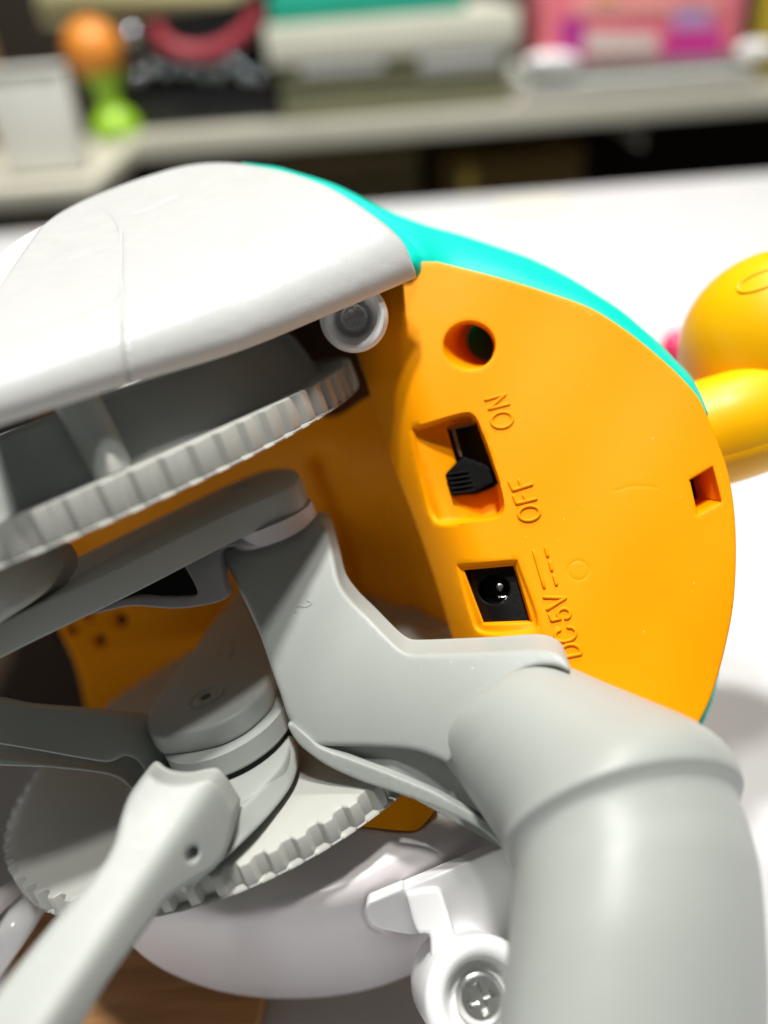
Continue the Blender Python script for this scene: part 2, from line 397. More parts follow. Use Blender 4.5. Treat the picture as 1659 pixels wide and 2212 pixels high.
# black tray of beads with a red bowl
tr = empty('black_tray', (at_y(430, 150, YS)[0], YS + .12, zs), label='black tray of glittering beads with a red string beside the rattle', category='tray')
A = at_y(262, 200, YS + .05); B = at_y(588, 0, YS + .05)
DK = simple('black_tray_plastic', (.012, .013, .015), .25, .2)
world_box('tray_base', A[0], B[0], YS + .05, YS + .3, zs + .001, zs + .01, DK, tr, .003)
world_box('tray_front', A[0], B[0], YS + .045, YS + .05, zs + .001, zs + .05, DK, tr, .001)
world_box('tray_back', A[0], B[0], YS + .3, YS + .31, zs + .001, zs + .17, DK, tr, .001)
world_box('tray_side', A[0] - .006, A[0] - .001, YS + .045, YS + .31, zs + .001, zs + .05, DK, tr, .001)
world_box('tray_side', B[0] + .001, B[0] + .006, YS + .045, YS + .31, zs + .001, zs + .05, DK, tr, .001)
random.seed(4)
def ball(name, c, r_, m, parent, sx=1, sz=1, n=16, **kw):
    vs = []; fs = []
    for i in range(1, n // 2):
        for k in range(n):
            p, t = math.pi * i / (n // 2), 2 * math.pi * k / n
            vs.append((c[0] + r_ * sx * math.sin(p) * math.cos(t), c[1] + r_ * math.sin(p) * math.sin(t), c[2] + r_ * sz * math.cos(p)))
    rr = n // 2 - 1
    for i in range(rr - 1):
        for k in range(n): j = (k + 1) % n; fs.append((i * n + k, i * n + j, (i + 1) * n + j, (i + 1) * n + k))
    vs += [(c[0], c[1], c[2] + r_ * sz), (c[0], c[1], c[2] - r_ * sz)]
    for k in range(n): j = (k + 1) % n; fs += [(k, len(vs) - 2, j), ((rr - 1) * n + k, (rr - 1) * n + j, len(vs) - 1)]
    return mkw(name, vs, fs, m, parent, **kw)
BEAD = mat('steel_bead', (.6, .65, .7), .12, metal=1)
for px, py, rr in ((500, 135, 8), (330, 145, 6), (360, 152, 6), (400, 150, 6), (440, 158, 6), (530, 160, 8), (560, 165, 6), (470, 160, 6), (285, 75, 12), (300, 165, 6)):
    p = at_y(px, py, YS + .038); ball('bead', p, rr * 1.5 * YS / 1703, BEAD, tr)
vs, fs = tube_geo([WI(at_y(x, y, YS + .04)) for x, y in ((330, 50), (350, 90), (390, 112), (440, 115), (490, 100), (530, 70), (555, 30), (548, 5))], 1.15, 12)
mk('red_string', vs, fs, simple('red_beads', (.42, .05, .07), .5, .3, 80), tr)
# mustard tray at the far left top
yt = empty('mustard_tray', (at_y(280, 20, YS + .1)[0], YS + .3, zs), label='pale mustard tray above the black bead tray at the top left', category='tray')
A = at_y(70, 45, YS + .2); B = at_y(500, 0, YS + .2)
def world_quad_box(name, px, y0, depth, m, parent):
    q = [at_y(x, y, y0) for x, y in px]; n = len(q)
    vs = q + [p + np.array([0, depth, 0]) for p in q]
    fs = [tuple(range(n)), tuple(range(n, 2 * n))[::-1]] + [(i, (i + 1) % n, (i + 1) % n + n, i + n) for i in range(n)]
    return mkw(name, vs, fs, m, parent, smooth=False)
MUST = simple('mustard_plastic', (.50, .47, .26), .4)
world_quad_box('tray_wall', [(80, 5), (95, 55), (250, 48), (500, 8), (560, -30), (80, -30)], YS + .12, .12, MUST, yt)
world_quad_box('tray_lip', [(80, 2), (80, -6), (500, -6), (500, 2)], YS + .105, .012, MUST, yt)
# rattle
ra = empty('rattle', at_y(225, 285, YS - .015), label='small toy rattle with orange ball head and lime green foot', category='toy')
p = at_y(200, 108, YS + .03); ball('head', p, 52 * 1.3 / 1703, simple('orange_ball_plastic', (.85, .30, .04), .35, .05), ra)
cx_ = p[0]; zf = zs + .0
prof = [(0.034, 0), (.036, .012), (.030, .03), (.016, .045), (.014, .06), (.022, .085), (.030, .1)]
vs = []; fs = []; n = 28; hh = (p[2] - .03 - zf) / .1
for r_, h in prof:
    for i in range(n): t = 2 * math.pi * i / n; vs.append((cx_ + .006 + r_ * math.cos(t), p[1] + r_ * math.sin(t), zf + .001 + h * hh))
for k in range(len(prof) - 1):
    for i in range(n): j = (i + 1) % n; fs.append((k * n + i, k * n + j, (k + 1) * n + j, (k + 1) * n + i))
fs += [tuple(range(n)), tuple(range((len(prof) - 1) * n, len(prof) * n))]
mkw('handle', vs, fs, simple('lime_plastic', (.34, .62, .03), .35, .05), ra)
# pink toy box, grey tray, papers
pk_ = empty('pink_toy_box', (at_y(1390, 120, YS)[0], YS + .12, zs), label='pink and magenta printed toy box at the top right', category='box')
zg = at_y(1390, 128, YS + .05)[2]
A = at_y(1165, 120, YS + .05); B = at_y(1610, 0, YS + .05)
world_box('carton', A[0], B[0], YS + .05, YS + .2, zg, B[2] + .08, simple('pink_card', (.92, .22, .27), .45, .12), pk_, .002)
for nm, quad, col in (('printed_patch', [(1210, 40), (1265, 35), (1260, 120), (1205, 118)], (.50, .04, .30)), ('printed_patch', [(1440, 70), (1560, 60), (1560, 122), (1430, 125)], (.62, .04, .30)),
                      ('printed_patch', [(1265, 70), (1420, 75), (1420, 112), (1265, 118)], (.70, .62, .58)), ('printed_patch', [(1460, 15), (1530, 12), (1540, 60), (1450, 62)], (.55, .32, .62)),
                      ('printed_patch', [(1240, 0), (1560, -8), (1560, 18), (1240, 32)], (.95, .45, .40)), ('printed_patch', [(1280, -10), (1340, -10), (1330, 6), (1290, 6)], (.9, .65, .1))):
    world_quad_box(nm, quad, YS + .0475, .0025, simple('print_ink', col, .45, .1), pk_)
gt = empty('grey_dish', (at_y(1400, 150, YS)[0], YS + .1, zs), label='grey dish under the pink toy box', category='dish')
world_quad_box('dish_body', [(1150, 140), (1620, 118), (1600, 165), (1500, 185), (1300, 200), (1170, 185)], YS + .04, .14, simple('grey_dish_plastic', (.17, .18, .17), .3), gt)
gh = simple('highlight_white', (.95, .95, .95), .12, .05)  # white rolls painted for the highlights on glass
for px0, px1, y0 in ((1135, 1250, 135), (1590, 1680, 110)):
    pts = [WI(at_y(x, y0 - (x - px0) * .02, YS + .03)) for x in np.linspace(px0, px1, 8)]
    vs, fs = tube_geo(pts, [.4, 1.05, 1.25, 1.3, 1.3, 1.25, 1.05, .4], 14)
    tb_ = mk('glass_highlight', vs, fs, gh, None, label='white roll painted as a glass highlight beside the pink toy box, ' + ('left one by the storage box' if px0 < 1300 else 'right one at the picture edge'), category='highlight', group='painted glass highlights on the shelf')
pp = empty('paper_stack', (at_y(1380, 220, YS)[0], YS + .02, zs), label='stack of pale papers on the shelf under the grey dish', category='papers')
for k in range(5):
    A = at_y(1120 + 6 * k, 250, YS + .005); B = at_y(1620 - 5 * (k % 3), 250, YS + .005)
    world_box('sheet', A[0], B[0], YS + .004 - .001 * (k % 2), YS + .3, zs + .001 + k * .0045, zs + .005 + k * .0045, simple('paper', (.66 - .02 * k, .60, .55), .6, .1, 60), pp, 0)
mu = empty('mustard_bottle', (at_y(1645, 60, YS)[0], YS + .1, zs), label='mustard yellow bottle cut off by the top right edge', category='bottle')
A = at_y(1660, 120, YS + .08)
lathe('bottle_body', WI((A[0], A[1], zs + .002)), Zc, [(0.5, 0), (2.6, 0), (2.9, .6), (2.9, 16), (2.0, 19), (1.2, 20)], simple('mustard_bottle_plastic', (.45, .36, .03), .35), mu)
lathe('bottle_cap', WI((A[0], A[1], zs + .203)), Zc, [(0.5, 0), (1.4, 0), (1.4, 2.5), (.5, 2.6)], simple('bottle_cap_plastic', (.7, .7, .66), .35), mu)
# under the shelf
cb = empty('cardboard_box', (at_y(1080, 340, YS)[0], YS + .2, -.72), label='brown cardboard box in the dark under the shelf', category='box')
A = at_y(960, 350, YS + .15); B = at_y(1260, 350, YS + .15)
KR = simple('brown_kraft', (.7, .5, .2), .8)  # one even brown card colour
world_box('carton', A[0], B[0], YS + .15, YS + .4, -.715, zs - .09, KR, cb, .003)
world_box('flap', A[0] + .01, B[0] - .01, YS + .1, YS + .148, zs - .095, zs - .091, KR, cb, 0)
cb2 = empty('crate', (at_y(700, 340, YS)[0], YS + .2, -.72), label='dark brown crate under the shelf left of the cardboard box', category='crate')
A = at_y(560, 350, YS + .12); B = at_y(905, 350, YS + .12)
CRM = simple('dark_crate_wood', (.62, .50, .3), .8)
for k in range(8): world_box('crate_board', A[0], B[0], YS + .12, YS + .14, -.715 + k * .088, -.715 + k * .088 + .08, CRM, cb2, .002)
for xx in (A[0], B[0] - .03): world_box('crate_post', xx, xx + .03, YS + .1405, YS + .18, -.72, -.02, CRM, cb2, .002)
rd = empty('red_bundle', at_y(430, 370, YS + .1), label='dark red bundle in the shadow under the shelf', category='bundle')
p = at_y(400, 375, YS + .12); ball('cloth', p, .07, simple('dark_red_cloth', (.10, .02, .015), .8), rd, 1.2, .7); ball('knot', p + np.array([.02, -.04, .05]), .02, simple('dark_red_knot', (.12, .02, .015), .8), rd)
# pale left block and board
lb = empty('pale_carton', at_z(100, 470, -.02) * 0 + at_y(80, 400, 1.0), label='pale upright carton standing left of the shelf', category='box')
WB = simple('pale_carton_card', (.86, .86, .79), .5, .05)
A = at_y(22, 390, 1.05); B = at_y(128, 150, 1.05)
world_box('carton', A[0], B[0], 1.05, 1.08, A[2] + .004, B[2], WB, lb, .004)
world_box('carton_flap', A[0], B[0], 1.045, 1.085, B[2] + .001, B[2] + .004, WB, lb, .001)
ls = empty('low_bench', (at_y(60, 440, 1.05)[0], 1.2, -.72), label='beige low bench at the left edge under the pale carton', category='bench')
A = at_y(-250, 395, 1.0); B = at_y(200, 395, 1.0); zb = A[2] * 0 + at_y(80, 392, 1.05)[2]
BE = simple('beige_bench', (.60, .58, .48), .5)
world_box('bench_top', A[0], B[0], 1.0, 1.3, zb - .02, zb + .003, BE, ls, .003)
world_box('bench_front', A[0] + .01, B[0] - .01, 1.02, 1.03, zb - .045, zb - .021, BE, ls, .002)
for xx in (A[0] + .02, B[0] - .05): world_box('bench_leg', xx, xx + .03, 1.05, 1.08, -.72, zb - .0205, BE, ls, .002)
bp_ = empty('brown_curtain', (at_y(-20, 250, 1.3)[0], 1.5, -.72), label='brown wooden plank leaning at the left edge', category='plank')
A = at_y(-60, 250, 1.35); B = at_y(22, 250, 1.35)
world_box('plank_face', A[0], B[0], 1.35, 1.37, -.715, .25, simple('plank_brown', (.30, .17, .06), .6, .2), bp_, .003)
world_box('plank_end', A[0], B[0], 1.345, 1.375, .251, .26, simple('plank_end_brown', (.2, .11, .04), .6, .2), bp_, .002)
bp_.name = 'leaning_plank'

# ------------------------------------------------------------------ THE TOY
toy = empty('toy', W(P(800, 2150, 18)), label='upturned wind up toy with orange side panel, white cover, grey wheels and crank tube', category='toy')
def cull(h): return h
# --- orange side panel
def sw_floor(x, y): return np.full(len(x), .75)
panel_out = [(944, 566, 1), (1073, 599), (1185, 633), (1275, 666), (1342, 707), (1429, 776), (1481, 826), (1510, 862), (1530, 905), (1548, 950),
             (1569, 1007), (1582, 1070), (1589, 1146), (1589, 1237), (1582, 1321), (1565, 1405), (1548, 1468), (1530, 1520), (1511, 1558), (1470, 1640), (1300, 1720),
             (1120, 1700), (1010, 1480), (984, 1402), (951, 1294), (916, 1187), (880, 1090), (844, 990), (815, 898), (787, 808), (772, 765), (745, 690), (765, 620), (850, 570)]
slot = [(1490, 1037, 1), (1539, 1009, 1), (1558, 1084, 1), (1507, 1112, 1)]
hole = [(1014 + 56 * math.cos(t), 747 + 52 * math.sin(t)) for t in np.linspace(0, 2 * math.pi, 25)[:-1]]
jackh = [(*z7(380, 1438), 1), (*z7(755, 1405), 1), (*z7(880, 1822), 1), (*z7(530, 1835), 1)]
swh = [(*z7(250, 385), 1), (*z7(300, 372), 1), (*z7(480, 345), 1), (*z7(642, 795), 1), (*z7(560, 835), 1), (*z7(460, 872), 1), (*z7(295, 880), 1), (*z7(255, 740), 1), (*z7(325, 650), 1)]
swp = [(893, 927, 1), (1014, 896), (1022, 902), (1084, 1095), (1076, 1112), (1000, 1124), (944, 1126), (915, 1045)]
jp = [(990, 1222, 1), (1116, 1212, 1), (1160, 1352), (1150, 1362), (1035, 1362), (1020, 1330)]
def panel_d(x, y):
    d = np.array([dpanel(a, b) for a, b in zip(x, y)])
    # the left side rolls away into the body
    lx = 772 + (y - 765) * .333
    t = np.clip(1 - (x - lx) / 150, 0, 1)
    d = d + 1.0 * t ** 2.4
    # softly dished outer area
    d = d + .13 * np.sin((x - 1000) / 170.) * np.cos((y - 700) / 230.) + .03 * np.sin(x / 61. + 1) * np.sin(y / 83. + x / 190.)
    return d
pan = relief('side_panel', panel_out, panel_d, ORANGE, toy, thick=.22, r=5, holes=[slot, hole, jackh, swh], spacing=9, step=10,
             pockets=[(swp, .0, 12, lambda x, y: .16 + .62 * np.clip((x - 893 - (y - 927) * .30) / 95., 0, 1)), (jp, .10, 10)],
             grooves=[([(1249 + 22 * math.cos(t), 1232 + 21 * math.sin(t)) for t in np.linspace(0, 6.283, 24)], 3, .008),
                      ([(1165, 1352), (1172, 1400), (1178, 1440)], 2.5, .012), ([(1330, 1060), (1370, 1050), (1420, 1053)], 4, .006)],
             hole_back={0: (0, .1, -1.1), 1: (.62, .45, -1.5), 2: (0, 0, -.45), 3: (0, 0, -.1)})
relief('slot_shade_sheet', [(1420, 960, 1), (1545, 985, 1), (1562, 1120, 1), (1430, 1170, 1)], lambda x, y: panel_d(x, y) + 1.15, BLACK, pan, thick=.1, r=0, spacing=30)  # black sheet painted for the dark inside of the slot
lathe('hole_plug', P(1014, 747, dpanel(1014, 747)) + np.array([.66, .48, -1.62]), MP, [(.1, 0), (.75, 0), (.75, -.1)], PORT, pan)
# raised lettering, drawn as moulded strokes
def stroke(pts, rr=.032, closed=False, lift=.012):
    pts = [z7(*p) for p in pts]
    c = catmull(pts, closed=closed, step=3) if len(pts) > 2 else np.array([np.array(pts[0]) + (np.array(pts[1]) - np.array(pts[0])) * t for t in np.linspace(0, 1, 6)])
    d = panel_d(c[:, 0], c[:, 1]); q = [P(x, y, dd - lift) for (x, y), dd in zip(c, d)]
    if closed: q.append(q[0]); q.append(q[1])
    q = [np.array(v) for v in q]; rads = [rr] * len(q)
    if not closed:
        e0 = q[0] - (q[1] - q[0]) / np.linalg.norm(q[1] - q[0]) * rr * .8; e1 = q[-1] + (q[-1] - q[-2]) / np.linalg.norm(q[-1] - q[-2]) * rr * .8
        q = [e0] + q + [e1]; rads = [rr * .4] + rads + [rr * .4]
    return tube_geo(q, rads, 10)
def letter(name, strokes, **kw):
    vs = []; fs = []
    for s in strokes:
        a, b = stroke(s[0], closed=s[1] if len(s) > 1 else False, **kw); o = len(vs); vs += list(a); fs += [tuple(i + o for i in f) for f in b]
    return mk(name, vs, fs, ORANGE, pan, angle=60)
def ell(cx, cy, a, b, rot): return [(cx + a * math.cos(t) * math.cos(rot) - b * math.sin(t) * math.sin(rot), cy + a * math.cos(t) * math.sin(rot) + b * math.sin(t) * math.cos(rot)) for t in np.linspace(0, 2 * math.pi, 17)[:-1]]
letter('letter_n', [([(712, 215), (562, 252)],), ([(562, 252), (685, 143)],), ([(685, 143), (535, 185)],)], lift=.004)
letter('letter_o', [(ell(660, 333, 80, 57, -.2), True)], lift=.004)
letter('letter_f', [([(882, 805), (742, 850)],), ([(742, 850), (712, 785)],), ([(806, 830), (785, 773)],)])
letter('letter_f', [([(912, 912), (768, 948)],), ([(768, 948), (745, 890)],), ([(840, 930), (818, 882)],)])
letter('letter_o', [(ell(860, 1020, 78, 53, -.16), True)])
letter('current_line', [([(893, 1295), (972, 1565)],)])
for a, b in (((980, 1270), (997, 1335)), ((1012, 1378), (1028, 1440)), ((1042, 1480), (1062, 1545))): letter('current_dash', [([a, b],)])
letter('letter_v', [([(968, 1638), (1128, 1643)],), ([(1128, 1643), (993, 1728)],)])
letter('digit_five', [([(1011, 1765), (1027, 1810)],), ([(1027, 1810), (1090, 1796)],), ([(1090, 1796), (1070, 1770), (1080, 1738), (1118, 1722), (1152, 1735), (1162, 1765), (1150, 1788), (1128, 1795)],)])
letter('letter_c', [([(1145, 1860), (1182, 1865), (1204, 1893), (1195, 1930), (1155, 1956), (1105, 1965), (1062, 1952), (1049, 1922), (1062, 1893), (1088, 1880)],)])
letter('letter_d', [([(1112, 2082), (1242, 2055)],), ([(1242, 2055), (1228, 2010), (1190, 1988), (1145, 1990), (1108, 2008), (1092, 2040), (1112, 2082)],)])
# switch in its pocket
swd = dpanel(1000, 990)
def zq(pts): return [(*z7(a, b), 1) for a, b in pts]
relief('switch_housing', zq([(200, 300), (560, 250), (760, 940), (250, 960)]), lambda x, y: panel_d(x, y) + .98, BLACK, pan, thick=.5, r=2, spacing=20)
relief('switch_plate', zq([(256, 386), (300, 372), (452, 348), (457, 366), (312, 396), (366, 600), (352, 604), (330, 560), (292, 405), (262, 400)]), lambda x, y: panel_d(x, y) + .72, DARKMETAL, pan, thick=.05, r=1, spacing=20, step=20)
SLM = mat('matt_black_plastic', (.004, .004, .004), .6, .1, 1500, .2, spec=.06)
sl = relief('switch_slider', zq([(325, 650), (375, 600), (440, 620), (640, 700), (652, 785), (560, 812), (460, 870), (300, 893), (285, 880), (243, 740), (250, 722)]), lambda x, y: panel_d(x, y) + .36, SLM, pan, thick=.6, r=3, spacing=8, step=10)
for k in range(5):
    t = k / 4; a = z7(250 + 42 * t, 735 + 140 * t); b = z7(415 + 45 * t, 712 + 140 * t)
    d = dpanel(*a) + .34
    vs, fs = tube_geo([P(*a, d), P((a[0] + b[0]) / 2, (a[1] + b[1]) / 2, d), P(*b, d)], .03, 8); mk('grip_rib', vs, fs, SLM, sl)
# power jack
jk = relief('power_jack', zq([(340, 1400), (790, 1370), (930, 1860), (490, 1880)]), lambda x, y: panel_d(x, y) + .34, BLACK, pan, thick=.5, r=2, spacing=8,
            holes=[[z7(602 + 118 * math.cos(t), 1580 + 112 * math.sin(t)) for t in np.linspace(0, 6.283, 21)[:-1]]])
relief('jack_bottom', zq([(460, 1440), (760, 1440), (760, 1720), (460, 1720)]), lambda x, y: panel_d(x, y) + .75, BLACK, jk, thick=.1, r=0, spacing=30)
c = z7(643, 1567); lathe('jack_pin', P(*c, dpanel(*c) + .55), MP, [(.02, -.3), (.085, -.3), (.085, .12), (.06, .17), (.02, .18)], METAL, jk, n=20)
a, b = z7(630, 1638), z7(712, 1634); vs, fs = tube_geo([P(*a, dpanel(*a) + .5), P(*((np.array(a) + b) / 2), dpanel(*a) + .5), P(*b, dpanel(*a) + .5)], .025, 8); mk('jack_contact', vs, fs, METAL, jk)

# --- turquoise shell behind the panel
tq = [(520, 352, 1), (600, 362), (630, 370), (725, 400), (829, 451), (919, 486), (994, 507), (1080, 535), (1143, 557), (1220, 594), (1289, 636), (1342, 671), (1387, 709), (1429, 746), (1464, 783), (1492, 812), (1513, 849), (1530, 893, 1),
      (1526, 910, 1), (1450, 860), (1300, 740), (1150, 680), (1040, 650), (960, 640), (900, 625), (872, 600), (820, 560), (700, 480), (600, 420)]
TQO = catmull(tq[:18], closed=False); TQI = catmull([(899, 598), (944, 590), (1080, 599), (1185, 632), (1275, 665), (1342, 706), (1429, 775), (1481, 825), (1510, 862), (1530, 893)], closed=False)
def tq_d(x, y):
    q = np.c_[x, y]; a = seg_dist(q, TQO, False); b = seg_dist(q, TQI, False); t = a / (a + b + 1e-6)
    d = np.array([dpanel(u, v) for u, v in q])
    return d + .42 + 1.0 * (1 - t) ** 2.2 * np.clip((a + b) / 55., 0, 1) - .95 * np.exp(-((x - 872) ** 2 + (y - 556) ** 2) / 3600.)
relief('turquoise_shell', tq, tq_d, TURQ, toy, thick=.2, r=14, spacing=12,
       grooves=[([(860, 500), (900, 540), (925, 590)], 12, .12)])
# its far side, seen again past the panel's lower right edge
relief('turquoise_shell', [(1500, 1400), (1553, 1450, 1), (1540, 1510), (1520, 1560), (1490, 1640), (1440, 1700), (1380, 1600)], [(1500, 1400, 16.6), (1553, 1450, 16.8), (1520, 1560, 16.6), (1440, 1700, 16.6), (1380, 1600, 16.3)], TURQ, toy, thick=.2, r=5, spacing=16)

# --- orange inner well
well = relief('inner_well', [(60, 840, 1), (500, 850, 1), (640, 880), (720, 900), (790, 860), (815, 850), (850, 930), (900, 1090), (960, 1290), (1010, 1480, 1), (900, 1600, 1), (205, 1640, 1), (165, 1440), (118, 1330), (110, 1180)],
       [(100, 900, 21), (600, 800, 20), (760, 700, 18.2), (760, 850, 19.0), (845, 930, 17.2), (930, 1200, 18.1), (990, 1420, 19.2), (720, 1000, 19.6), (780, 1200, 21.5), (700, 1100, 20.8), (400, 1200, 23), (200, 1200, 23.5),
        (130, 1340, 23.6), (200, 1560, 24.2), (450, 1450, 24.8), (700, 1500, 25), (880, 1500, 23)], ORANGE, toy, thick=.3, r=4, spacing=14,
       holes=[[(cx + r_ * math.cos(t), cy + r_ * math.sin(t)) for t in np.linspace(0, 6.283, 15)[:-1]] for cx, cy, r_ in ((260, 1339, 16), (217, 1384, 13), (158, 1360, 11), (192, 1332, 10))],
       grooves=[([(700, 1000), (760, 1150), (800, 1280)], 35, .5), ([(840, 1100), (870, 1220), (900, 1320)], 25, .35)])
relief('speaker_hole_shade', [(100, 1290, 1), (320, 1290, 1), (320, 1430, 1), (140, 1430, 1)], lambda x, y: np.full(len(x), 25.2), BLACK, well, thick=.1, r=0, spacing=40)  # black sheet that makes the speaker holes look deep and shaded
DARKP = simple('inner_shade_brown', (.05, .028, .015), .6, .3, 60)  # dark brown that stands for shade inside the toy
relief('left_shade_sheet', [(-120, 700, 1), (260, 700, 1), (220, 1600, 1), (-120, 1600, 1)], [(-120, 700, 25.6), (260, 700, 25.6), (220, 1640, 24.9), (-120, 1640, 24.7), (60, 1200, 25.4)], DARKP, toy, thick=.3, r=4, spacing=30)  # dark backing painted for the shaded interior at the left
relief('top_shade_sheet', [(300, 560, 1), (900, 560, 1), (900, 860, 1), (860, 960), (700, 980), (300, 960, 1)], [(300, 560, 22.6), (900, 560, 21.4), (900, 760, 20.6), (880, 920, 21.0), (700, 900, 21.8), (300, 940, 22.6)], DARKP, toy, thick=.2, r=4, spacing=30)  # dark sheet painted for the deep shadow gap behind the boss

# --- white cover
cov = [(-90, 950, 1), (0, 920), (270, 834), (520, 758), (690, 689), (880, 608), (899, 598), (897, 588), (887, 561), (873, 529), (851, 504), (829, 485), (725, 415), (640, 380), (550, 360), (490, 353), (410, 357), (320, 380), (200, 425), (130, 460), (92, 487, 1), (0, 617, 1), (-90, 700, 1)]
def cover_d(x, y):
    yb = np.interp(x, [-90, 0, 270, 520, 690, 899], [950, 920, 834, 758, 689, 598])
    e = np.polyval(np.polyfit([-90, 0, 270, 520, 690, 899], [10.1, 10.55, 11.75, 12.7, 13.5, 14.7], 2), x)
    h = np.clip(yb - y, 0, None)
    return e + 3.1 * (h / 330.) ** 2.2 - .12 * sstep(h / 110.) + .14 * np.clip(1 - h / 40., 0, 1) ** 2
cover = relief('white_cover', cov, cover_d, WHITE, toy, thick=.2, r=7, spacing=11,
      back=(0, .5, -1),
      pockets=[([(-120, 775, 1), (0, 738, 1), (225, 662, 1), (247, 652), (256, 635), (260, 560), (256, 500), (235, 462), (180, 440, 1), (-60, 480, 1)], .05, 6), ],
      grooves=[([(263, 500), (264, 640), (266, 720), (280, 830)], 4, .07), ([(150, 560), (240, 535)], 4, .012), ([(290, 462), (330, 450), (370, 430), (385, 426)], 2.5, .05)])
relief('cover_flank', [(92, 486, 1), (40, 515), (0, 546, 1), (-60, 600, 1), (-60, 690, 1), (0, 618, 1)], lambda x, y: cover_d(x, y) + .22 + .012 * np.clip(.0 * x + (x + 92) * 0 + 0, 0, 1), SHELL, cover, thick=.2, r=3, spacing=12)

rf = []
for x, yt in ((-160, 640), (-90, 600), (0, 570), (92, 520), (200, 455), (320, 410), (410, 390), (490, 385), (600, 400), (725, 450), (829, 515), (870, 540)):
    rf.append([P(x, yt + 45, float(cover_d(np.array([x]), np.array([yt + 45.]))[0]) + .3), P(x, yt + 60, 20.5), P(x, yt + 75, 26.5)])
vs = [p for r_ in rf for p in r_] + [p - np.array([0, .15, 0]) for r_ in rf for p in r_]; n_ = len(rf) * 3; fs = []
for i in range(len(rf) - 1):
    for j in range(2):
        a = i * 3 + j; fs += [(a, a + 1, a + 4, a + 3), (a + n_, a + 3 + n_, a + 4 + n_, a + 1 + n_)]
mk('light_block_sheet', vs, fs, DARKP, toy)  # added unseen sheet, stops light leaking in behind the cover

# --- screw bosses
SCREWN = np.array([-.10, -.18, .97]); SCREWN /= np.linalg.norm(SCREWN)
def screw_head(c, ax, r_, parent):
    ax_, a, b = frame(ax); s = mk('screw', *(lambda: tube_geo([c - ax_ * .25, c - ax_ * .02, c], [r_, r_, r_ * .82], 28))(), METAL, parent)
    return s
def boss(name, c, ax, ro, ri, dep, m, parent, rs):
    ax_ = np.asarray(ax) / np.linalg.norm(ax)
    b = lathe(name, c, ax_, [(ri * .8, -dep - .05), (ri * .8, -dep), (ri * .86, -dep + .02), (ri, -.14), (ri + .06, -.03), (ri + .14, 0), (ro - .14, 0), (ro - .04, -.04), (ro, -.15), (ro, -2.8)], m, parent, n=64, angle=60)
    hc = c - ax_ * (dep - .12)
    _, u, w = frame(ax_); prof = [(rs, -.2), (rs, -.03), (rs * .92, .02), (rs * .8, .05)]
    # pan head with a cross recess cut out of its top
    vs, fs = [], []; n = 32
    for rr, h in prof:
        for i in range(n): t = 2 * math.pi * i / n; vs.append(hc + ax_ * h + rr * (math.cos(t) * u + math.sin(t) * w))
    for k in range(3):
        for i in range(n): j = (i + 1) % n; fs.append((k * n + i, k * n + j, (k + 1) * n + j, (k + 1) * n + i))
    cr = []
    aw, al = rs * .16, rs * .62
    for q in range(4):
        ca, sa = math.cos(q * math.pi / 2 + .4), math.sin(q * math.pi / 2 + .4)
        for (x, y) in ((al, -aw), (al, aw), (aw, aw)): cr.append((x * ca - y * sa, x * sa + y * ca))
    base = len(vs)
    for x, y in cr: vs.append(hc + ax_ * .05 + x * u + y * w)
    for x, y in cr: vs.append(hc - ax_ * .10 + .7 * (x * u + y * w))
    m_ = len(cr)
    for i in range(m_): j = (i + 1) % m_; fs.append((base + i, base + j, base + m_ + j, base + m_ + i))
    fs.append(tuple(base + m_ + i for i in range(m_)))
    # top annulus by nearest stitching
    top = 3 * n
    angs = [math.atan2(y, x) % (2 * math.pi) for x, y in cr]; order = sorted(range(m_), key=lambda i: angs[i]); oi = 0
    for i in range(n):
        t = 2 * math.pi * (i + .5) / n
        k = min(range(m_), key=lambda q_: abs((angs[q_] - t + math.pi) % (2 * math.pi) - math.pi))
        fs.append((top + i, top + (i + 1) % n, base + k))
    for q_ in range(m_):
        k, k2 = order[q_], order[(q_ + 1) % m_]; mid = (angs[k] + ((angs[k2] - angs[k]) % (2 * math.pi)) / 2)
        i = int(round(mid / (2 * math.pi) * n)) % n; fs.append((top + i, base + k, base + k2))
    mk('screw', vs, fs, METAL, b, angle=25)
    return b
boss('screw_boss', P(765, 686, 14.5), np.array([.05, -.21, .97]), .64, .41, .42, WHITEB, toy, .27)

# --- wheels
SU = 1.2; CU = np.array([-5.911, .865, -14.609]) * SU; CL = np.array([-3.217, -4.595, -18.433]); RWL = 5.62
_a = np.cross(N, [0, 0, 1.]); _a /= np.linalg.norm(_a); _b = np.cross(N, _a)
def wheel(name, c, nteeth, thick, R, depth, m, phase=0, duty=.5, top_bev=.05, **kw):
    K = nteeth * 12; vs = []; fs = []
    th = np.arange(K) * 2 * math.pi / K + phase
    u = (np.arange(K) % 12) / 12.0
    tt = sstep((u - .02) / .12) * (1 - sstep((u - duty - .02) / .12))
    rt = R - depth + depth * tt
    rows = [(None, .4, 0), (None, R - depth - .25, 0), ('t', -.05, 0), ('t', -.012, -.02), ('t', 0, -.06), ('t', 0, -thick + .10), ('t', -.02, -thick + .05), ('g', 0, -thick + .03), (None, R - depth * .2, -thick), (None, R - depth - .5, -thick)]
    for kind, dr, h in rows:
        rad = rt + dr if kind == 't' else (np.maximum(rt, R - depth * .35) if kind == 'g' else np.full(K, dr))
        for i in range(K): vs.append(c + N * h + rad[i] * (math.cos(th[i]) * _a + math.sin(th[i]) * _b))
    for k in range(len(rows) - 1):
        for i in range(K): j = (i + 1) % K; fs.append((k * K + i, k * K + j, (k + 1) * K + j, (k + 1) * K + i))
    fs.append(tuple(range(K))); fs.append(tuple(range((len(rows) - 1) * K, len(rows) * K)))
    return mk(name, vs, fs, m, toy, angle=30, **kw)
